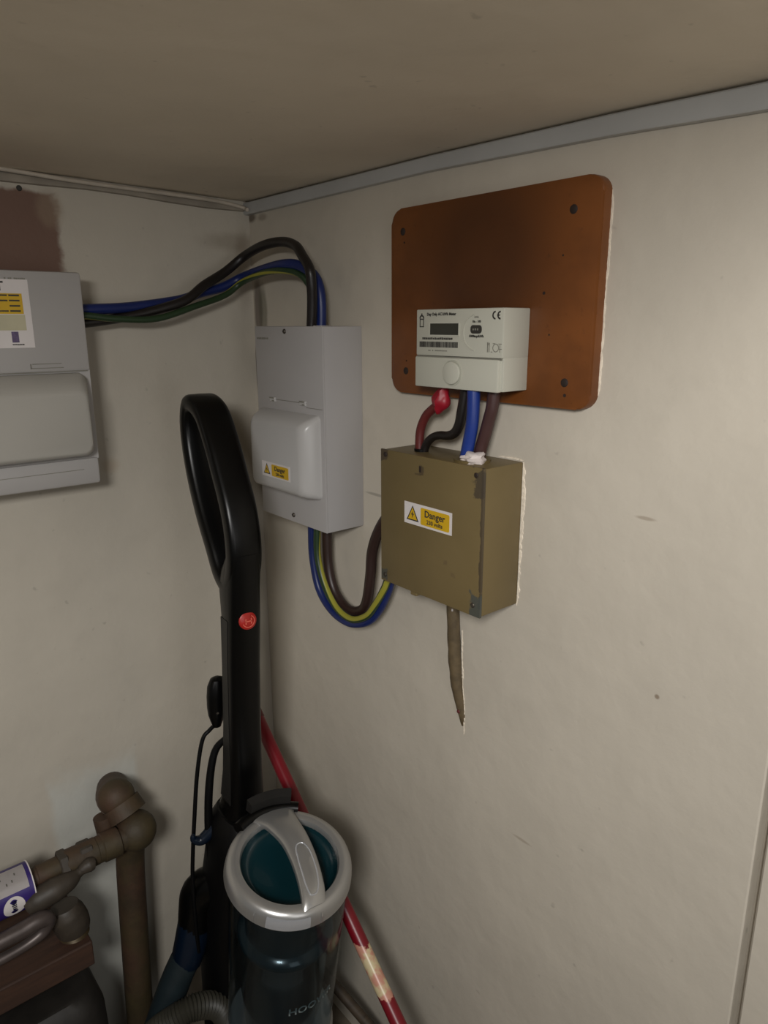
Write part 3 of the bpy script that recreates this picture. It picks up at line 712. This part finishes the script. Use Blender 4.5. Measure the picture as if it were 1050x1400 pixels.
obj('cord_clip', join(cylx((.212, -.190, -.603), (.225, -.200, -.603), .0050, 14, .001), cylx((.208, -.188, -.603), (.212, -.190, -.603), .0065, 14)), 'black_matt', vac, True)
# release catch under the stem
obj('release_catch', lathe([(.083, .006), (.083, .020), (.094, .024), (.094, .004)], C0 + NB * .002, NB, 16, ref=-UB, closed=True, a0=-26, a1=14), 'grey_plastic', vac, True)
# shoulder and back housing
hs = [(-.868, -.110, -.195, .034), (-.885, -.094, -.205, .044), (-.93, -.098, -.212, .052), (-1.0, -.118, -.232, .056), (-1.1, -.142, -.250, .058), (-1.2, -.155, -.262, .060), (-1.32, -.16, -.262, .062)]
obj('rear_housing', loft([superel((f + k) / 2, 0, (f - k) / 2, hl, z, 28, 3.0) for z, f, k, hl in hs]), 'black_matt', vac, True)
obj('housing_collar', tube([B(-.083 * math.cos(a), -.083 * math.sin(a), .000) for a in [math.radians(x) for x in range(-34, 35, 8)]], .0085, 10, 3), 'black_plastic', vac, True)
# dust bin
M_PALE = mat('pale_silver', (205, 208, 214), .22, .6, .02)
binp = [(.0772, -.026), (.0772, -.05), (.0765, -.12), (.0752, -.20), (.0740, -.285), (.0730, -.300)]
bin_ = obj('dust_bin', lathe(binp, C0, NC, 56, ref=UC), 'clear', vac, True)
obj('cyclone', lathe([(0, -.036), (.060, -.036), (.062, -.045), (.058, -.080), (.054, -.105), (.0555, -.110), (.0635, -.115), (.0655, -.120), (.0640, -.126), (.060, -.131), (.058, -.22), (.050, -.29), (0, -.292)], C0, NC, 48, ref=UC), 'teal_dark', bin_, True)
obj('bin_base', lathe([(0, -.299), (.073, -.299), (.077, -.306), (.077, -.325), (.070, -.332), (0, -.332)], C0, NC, 48, ref=UC), 'silver', vac, True)
obj('lid_ring', lathe([(.0630, -.010), (.0632, -.003), (.0648, .0005), (.0700, .0020), (.0755, .0012), (.0800, -.0025), (.0822, -.0080), (.0830, -.0140), (.0836, -.0215), (.0812, -.0230), (.0808, -.0262), (.0768, -.0285), (.0765, -.012)], C0, NB, 72, ref=UB, closed=True), 'silver', vac, True)
obj('lid_window', lathe([(.0815, -.0040), (.0838, -.0088), (.0844, -.0150), (.0848, -.0195), (.0815, -.0200)], C0, NB, 20, ref=UB, closed=True, a0=-46, a1=-8), M_PALE, vac, True)
for a in (-58, 2): obj('lid_notch', lathe([(.0815, -.0040), (.0842, -.0088), (.0846, -.0200), (.0815, -.0200)], C0, NB, 3, ref=UB, closed=True, a0=a, a1=a + 1.2), 'silver', vac)
obj('lid_bowl', lathe([(.0640, -.004), (.0625, -.010), (.0575, -.020), (.045, -.0265), (.025, -.0285), (0, -.029)], C0, NB, 56, ref=UB), 'teal', vac, True)
# strap handle over the lid: arched, wider at the back
def strap(off_h, shrink, n=18):
    cl = [(-.076, .010, .033, .000), (-.062, .0120, .0250, .0045), (-.047, .0130, .0210, .0085), (-.018, .0140, .0180, .0130), (.012, .0115, .0170, .0135), (.036, .0075, .0165, .0115), (.056, .0030, .0165, .0070), (.068, -.001, .0165, .0025), (.0745, -.003, .0170, -.0020)]
    P_ = catmull([(a, b_, 0) for a, b_, c, d in cl], False, 3); Q = catmull([(c, d, 0) for a, b_, c, d in cl], False, 3); rings = []
    for p, q in zip(P_, Q):
        hw, hh = q.x - shrink, q.y + off_h; ring = []
        for j in range(14):
            a = math.pi * j / 13; ring.append(B(p.x, p.y + math.cos(a) * hw, hh + .0062 * max(0.0, math.sin(a)) ** .9 - .0010))
        ring += [B(p.x, p.y - hw, hh - .006), B(p.x, p.y + hw, hh - .006)]
        rings.append(ring)
    return loft(rings)
st = obj('lid_strap', strap(0, 0), 'silver', vac, True)
HT = [(-.018, .0140, .0130), (.012, .0115, .0135), (.036, .0075, .0115), (.056, .0030, .0070), (.068, -.001, .0025)]
def on_strap(u, lat, dh):
    for (a, la, ha), (c, lc, hc) in zip(HT, HT[1:]):
        if u <= c: break
    f = (u - a) / (c - a); return B(u, la + (lc - la) * f + lat, ha + (hc - ha) * f + dh - 8 * lat * lat)
outline = [on_strap(.030 + .034 * math.copysign(abs(math.cos(t)) ** .8, math.cos(t)), .0098 * math.copysign(abs(math.sin(t)) ** .7, math.sin(t)), .0054) for t in [2 * math.pi * i / 28 for i in range(28)]]
b = bmesh.new(); vs = [b.verts.new(p) for p in outline]; mid = [b.verts.new(on_strap(.030, 0, .0056).lerp(p, .6) + NB * .0003) for p in outline]; cv_ = b.verts.new(on_strap(.030, 0, .0064))
for i in range(28):
    b.faces.new((vs[i], vs[(i + 1) % 28], mid[(i + 1) % 28], mid[i])); b.faces.new((mid[i], mid[(i + 1) % 28], cv_))
obj('grip_pad', b, 'silver', st, True)
obj('grip_rim', tube(outline, .0011, 8, 2, closed=True), M_PALE, st, True)
# wording on the bin, wrapped round it
def wrap(x, y, z):
    a = math.radians(-22) + x / .0735; return C0 + (UC * math.cos(a) + WC * math.sin(a)) * (.0752 + z) + NC * (-.190 + y)
obj('lettering', text_bm('HOOVER', .0165, (0, 0, 0), (1, 0, 0), (0, 1, 0), bold=.0003, bend=wrap), mat('pale_print', (120, 130, 130), .5), bin_)
# floor head, wheels
obj('floor_head', loft([[V(u * sc_ - .02, v * sc_, z) for u, v in rounded(.30, .30, .05, 0, 0, 6)] for z, sc_ in ((ZF + .008, .97), (ZF + .03, 1.0), (ZF + .055, .96), (ZF + .075, .7), (ZF + .10, .45))]), 'black_matt', vac, True)
for l in (-1, 1): obj('wheel', cylx(V(-.20, l * .075, ZF + .045), V(-.20, l * .105, ZF + .045), .045, 28, .006), 'black_matt', vac, True)
# plug and cord hanging behind
pl_ = obj('plug', loft([[Vector((.200 + math.cos(a) * rx, yy + math.sin(a) * ry, z)) for a in [2 * math.pi * i / 18 for i in range(18)]] for z, yy, rx, ry in
    ((-.662, -.2045, .004, .004), (-.665, -.2045, .009, .010), (-.675, -.2055, .0115, .0140), (-.690, -.2065, .012, .0150), (-.705, -.2075, .012, .0145), (-.718, -.2085, .011, .0125), (-.728, -.2090, .009, .0095), (-.738, -.2095, .006, .006))]), 'black_plastic', vac, True)
obj('plug_screw', lathe([(0, .001), (.0015, .001), (.002, 0)], (.2105, -.2120, -.712), (1, -.4, 0), 10), 'screw', pl_)
obj('power_cord', tube([(.199, -.2095, -.735), (.193, -.2180, -.745), (.190, -.2290, -.759), (.188, -.2400, -.811), (.187, -.2490, -.881), (.187, -.2560, -.940), (.187, -.2595, -.985), (.186, -.2600, -1.06), (.183, -.258, -1.12)], .0030, 10), 'black_matt', vac, True)
obj('cord_loop', tube([(.215, -.2000, -.752), (.203, -.2130, -.770), (.200, -.2215, -.795), (.199, -.2290, -.840), (.199, -.2335, -.895), (.199, -.2330, -.940), (.203, -.2320, -.990)], [.0046, .0052, .0056, .006, .006, .0065, .007], 12), 'black_matt', vac, True)
obj('cord_hook', tube([(.205, -.2180, -.890), (.201, -.2330, -.905), (.198, -.2460, -.913), (.196, -.2560, -.908), (.196, -.2570, -.900)], [.010, .0095, .008, .0055, .003], 12), 'navy', vac, True)
# hose: elbow, sleeve, plain tube, ribbed hose
obj('hose_elbow', tube([(.215, -.205, -1.005), (.185, -.225, -1.010), (.166, -.240, -1.032), (.160, -.2455, -1.065), (.160, -.250, -1.090)], [.026, .028, .030, .0285, .0265], 20), 'black_plastic', vac, True)
obj('hose_sleeve', tube([(.160, -.2485, -1.078), (.159, -.2530, -1.100), (.158, -.2620, -1.130), (.156, -.2680, -1.150)], [.0265, .0270, .0255, .0240], 20), 'navy', vac, True)
obj('wand_tube', tube([(.157, -.2660, -1.140), (.152, -.2830, -1.175), (.146, -.3050, -1.230), (.140, -.330, -1.30), (.132, -.350, -1.40)], [.0235, .0240, .0245, .0245, .0245], 20), 'hose', vac, True)
rp = []; rr = []
base = catmull([(.128, -.345, -1.320), (.170, -.338, -1.235), (.195, -.310, -1.200), (.205, -.280, -1.192), (.208, -.245, -1.215), (.210, -.225, -1.27)], False, 16)
for i, p in enumerate(base): rp.append(p); rr.append(.0195 if i % 2 else .0165)
obj('ribbed_hose', tube(rp, rr, 18, 0), 'hose_ribs', vac, True)

# ------------------------------------------------------------------ red pole and wooden stick behind it
def line_tube(a, c, r, seg=20):
    return tube([Vector(a).lerp(Vector(c), i / 10) for i in range(11)], r, seg, 0)
pa = Vector((.2229, -.1017, -.8890)); pd = Vector((.2759, -.0111, -.2191)).normalized()
p0 = pa - pd * .150; p1 = pa + pd * ((ZF + .012 - pa.z) / pd.z)
pole = solo('red_pole', join(line_tube(p0, p1, .0104)), pole_mat(-1.028 - p1.z, -1.073 - p1.z), 'red painted pole with a worn bare patch leaning behind the vacuum cleaner', 'pole', p1, smooth=True)
obj('end_cap', cylx(p0 - pd * .004, p0 + pd * .02, .0114, 20, .003), 'cable_red', pole, True)
q0 = Vector((.4245, -.1528, -1.061)); q1 = Vector((.4751, -.1464, -1.0743))
q0 = Vector((.2841, -.062, -1.2555)); q1 = Vector((.3342, -.045, -1.2895)); qd = (q1 - q0).normalized()
qb = q0 + qd * ((ZF + .008 - q0.z) / qd.z)
solo('wooden_stick', line_tube(q0 - qd * .10, q0 + qd * .19, .0085, 14), 'stick', 'dull brown wooden stick leaning low between vacuum cleaner and red pole', 'stick', q0 + qd * .19, smooth=True)

# ------------------------------------------------------------------ gas pipework on the left wall
gp = empty('gas_pipe', (.07, -.3225, ZF), 'brown-painted gas pipe rising beside the left wall with elbow and threaded unions', 'pipe')
obj('riser', tube([(.070, -.3225 - .004, ZF), (.070, -.3225, -1.315), (.070, -.3165, -1.15), (.072, -.3110, -1.00), (.082, -.3080, -.950)], .0215, 24), 'pipe', gp, True)
obj('elbow', tube([(.000, -.304, -.902), (.020, -.309, -.896), (.045, -.316, -.888), (.068, -.3205, -.878)], [.023, .025, .027, .0275], 24), 'pipe', gp, True)
def blob(c, r, sx=1, sy=1, sz=1):
    b = bmesh.new(); bmesh.ops.create_icosphere(b, subdivisions=3, radius=r)
    for v in b.verts: v.co = Vector((c[0] + v.co.x * sx, c[1] + v.co.y * sy, c[2] + v.co.z * sz))
    return b
obj('elbow_knuckle', blob((.068, -.3200, -.877), .0275), 'pipe', gp, True)
obj('elbow_band', tube([(.072, -.316, -.888), (.084, -.3110, -.905)], [.0285, .0300], 24, 1), 'pipe', gp, True)
obj('tee', blob((.098, -.3055, -.926), .0305, 1, 1, 1.0), 'pipe', gp, True)
obj('branch_stub', tube([(.075, -.345, -.895), (.080, -.342, -.930)], .014, 14, 1), 'pipe', gp, True)
HX, HZ = .104, -.9255
def hp(y0, y1, r, name, hexa=False, dz=0.0):
    seg = 6 if hexa else 24
    b = cylx((HX, y0, HZ + dz), (HX, y1, HZ + dz), r, seg, .0015)
    return obj(name, b, 'lever' if hexa else 'pipe', gp, not hexa)
hp(-.300, -.350, .0175, 'branch'); hp(-.334, -.360, .0215, 'collar'); hp(-.352, -.368, .0195, 'nipple')
hp(-.366, -.412, .0200, 'union'); hp(-.374, -.392, .0222, 'union_nut', True); hp(-.408, -.420, .0225, 'union_nut', True)
hp(-.418, -.450, .0155, 'branch', False, .001); hp(-.448, -.66, .0150, 'branch')
# label wrapped round the branch
lb = obj('pipe_label', cylx((HX, -.60, HZ - .003), (HX, -.4585, HZ - .003), .0300, 36, 0), 'label_purple', gp, True, label='purple pipe label with white text box and oval')
LC = Vector((HX, 0, HZ - .003))
def onlab(y0, y1, a0, a1, r, name, m_, par, n=10):
    b = bmesh.new(); rows = []
    for i in range(n + 1):
        a = math.radians(a0 + (a1 - a0) * i / n); rows.append((b.verts.new((LC.x + r * math.cos(a), y0, LC.z + r * math.sin(a))), b.verts.new((LC.x + r * math.cos(a), y1, LC.z + r * math.sin(a)))))
    for A_, B_ in zip(rows, rows[1:]): b.faces.new((A_[0], A_[1], B_[1], B_[0]))
    bmesh.ops.solidify(b, geom=list(b.faces), thickness=.0003)
    return obj(name, b, m_, par, True)
obj('label_edge', lathe([(.0298, 0), (.0298, .0014), (.0312, .0014), (.0312, 0)], (HX, -.4590, HZ - .003), (0, 1, 0), 36, closed=True), 'label_white', lb, True)
tb = onlab(-.5035, -.4640, 30, 100, .0304, 'text_box', 'label_white', lb)
def oval():
    b = bmesh.new(); vs = []
    for u, v in circ(.0135, 0, 0, 28, .0155):
        a = math.radians(-6) + v / .0305; vs.append(b.verts.new((LC.x + .0306 * math.cos(a), -.4860 + u, LC.z + .0306 * math.sin(a))))
    c_ = b.verts.new((LC.x + .0307 * math.cos(math.radians(-6)), -.4860, LC.z + .0307 * math.sin(math.radians(-6))))
    for i in range(28): b.faces.new((c_, vs[i], vs[(i + 1) % 28]))
    return b
ov = obj('label_oval', oval(), 'label_white', lb, True)
for i in range(7):
    a = -22 + i * 5.2; onlab(-.4885 + random.uniform(-.0006, .0006), -.4830, a, a + 3.4, .0310, 'print_mark', 'navy', lb, 2)
for i, (y, a) in enumerate(((-.4900, 52), (-.4830, 56), (-.4960, 70), (-.4780, 72))): onlab(y, y + .0016, a, a + 7, .0308, 'print_mark', 'ink_soft', lb, 2)
# lever valve, plug cap and bent tube in front of the branch
lv = obj('valve_lever', tube([(.128, -.4700, -.9460), (.130, -.4560, -.9400), (.132, -.4350, -.9350), (.130, -.4140, -.9330), (.128, -.4020, -.9300), (.127, -.3950, -.9280)], [.0125, .0165, .0165, .0130, .0070, .0060], 18), 'lever', gp, True)
obj('lever_knuckle', tube([(.127, -.3980, -.9280), (.127, -.3860, -.9250), (.127, -.3790, -.9260)], [.0065, .0105, .0085], 16), 'lever', lv, True)
# shelf board carrying the meter bar
solo('shelf_board', bx(0, .160, -.64, -.402, -1.062, -1.022, .002), 'wood', 'thick brown timber board fixed to the left wall under the gas fittings', 'board', (.08, -.52, -1.062))
gv = empty('gas_regulator', (.13, -.430, -1.022), 'dark rounded gas fitting with a grey bent tube standing on the timber board', 'gas fitting')
obj('fitting_body', tube([(.126, -.4250, -.9720), (.128, -.4235, -.9840), (.130, -.4190, -1.0000), (.130, -.4170, -1.0120)], [.019, .0235, .0240, .0225], 24), 'lever', gv, True)
obj('threaded_ring', lathe([(.0190, 0), (.0205, .0015), (.0190, .003), (.0205, .0045), (.0190, .006), (.0210, .0075), (.0190, .010), (0, .010), (0, 0)], (.130, -.4170, -1.0220), (0, 0, 1), 28), 'brass', gv, True)
obj('bent_tube', tube([(.150, -.62, -.964), (.150, -.55, -.962), (.150, -.5110, -.9590), (.150, -.4820, -.9580), (.149, -.4620, -.9560), (.148, -.4520, -.9630), (.149, -.4590, -.9760), (.150, -.4800, -.9830), (.150, -.5130, -.9860), (.150, -.60, -.988)], [.0100, .0100, .0105, .0110, .0115, .0110, .0085, .0070, .0070, .0070], 16), 'tube_grey', gv, True)
obj('tube_stem', tube([(.140, -.452, -.972), (.134, -.436, -.985)], .009, 14, 1), 'lever', gv, True)
# gas meter hanging below the board
gm = empty('gas_meter', (.105, -.50, -1.35), 'dark bulky gas meter tucked below the timber board, left of the riser pipe', 'meter')
def mring(z, s): return [(.105 + u * s, -.500 + v * s, z) for u, v in rounded(.17, .215, .040, 0, 0, 6)]
obj('meter_case', loft([mring(-1.36, .90), mring(-1.345, 1), mring(-1.235, 1.0), mring(-1.225, 1.03), mring(-1.215, 1.03), mring(-1.205, 1.0), mring(-1.13, .98), mring(-1.105, .90), mring(-1.095, .78)]), 'meter_case', gm, True)
for y in (-.445, -.555): obj('union', cylx((.10, y, -1.100), (.10, y, -1.062), .020, 24, .002), 'brass', gm, True)
obj('index_window', bx(.188, .193, -.545, -.455, -1.19, -1.15, .002), 'grey_plastic', gm, True)
obj('meter_stand', bx(.03, .18, -.59, -.41, ZF, -1.358, .003), 'wood', gm, True)

for o in bpy.data.objects:
    if o.type == 'MESH': o.data.update()
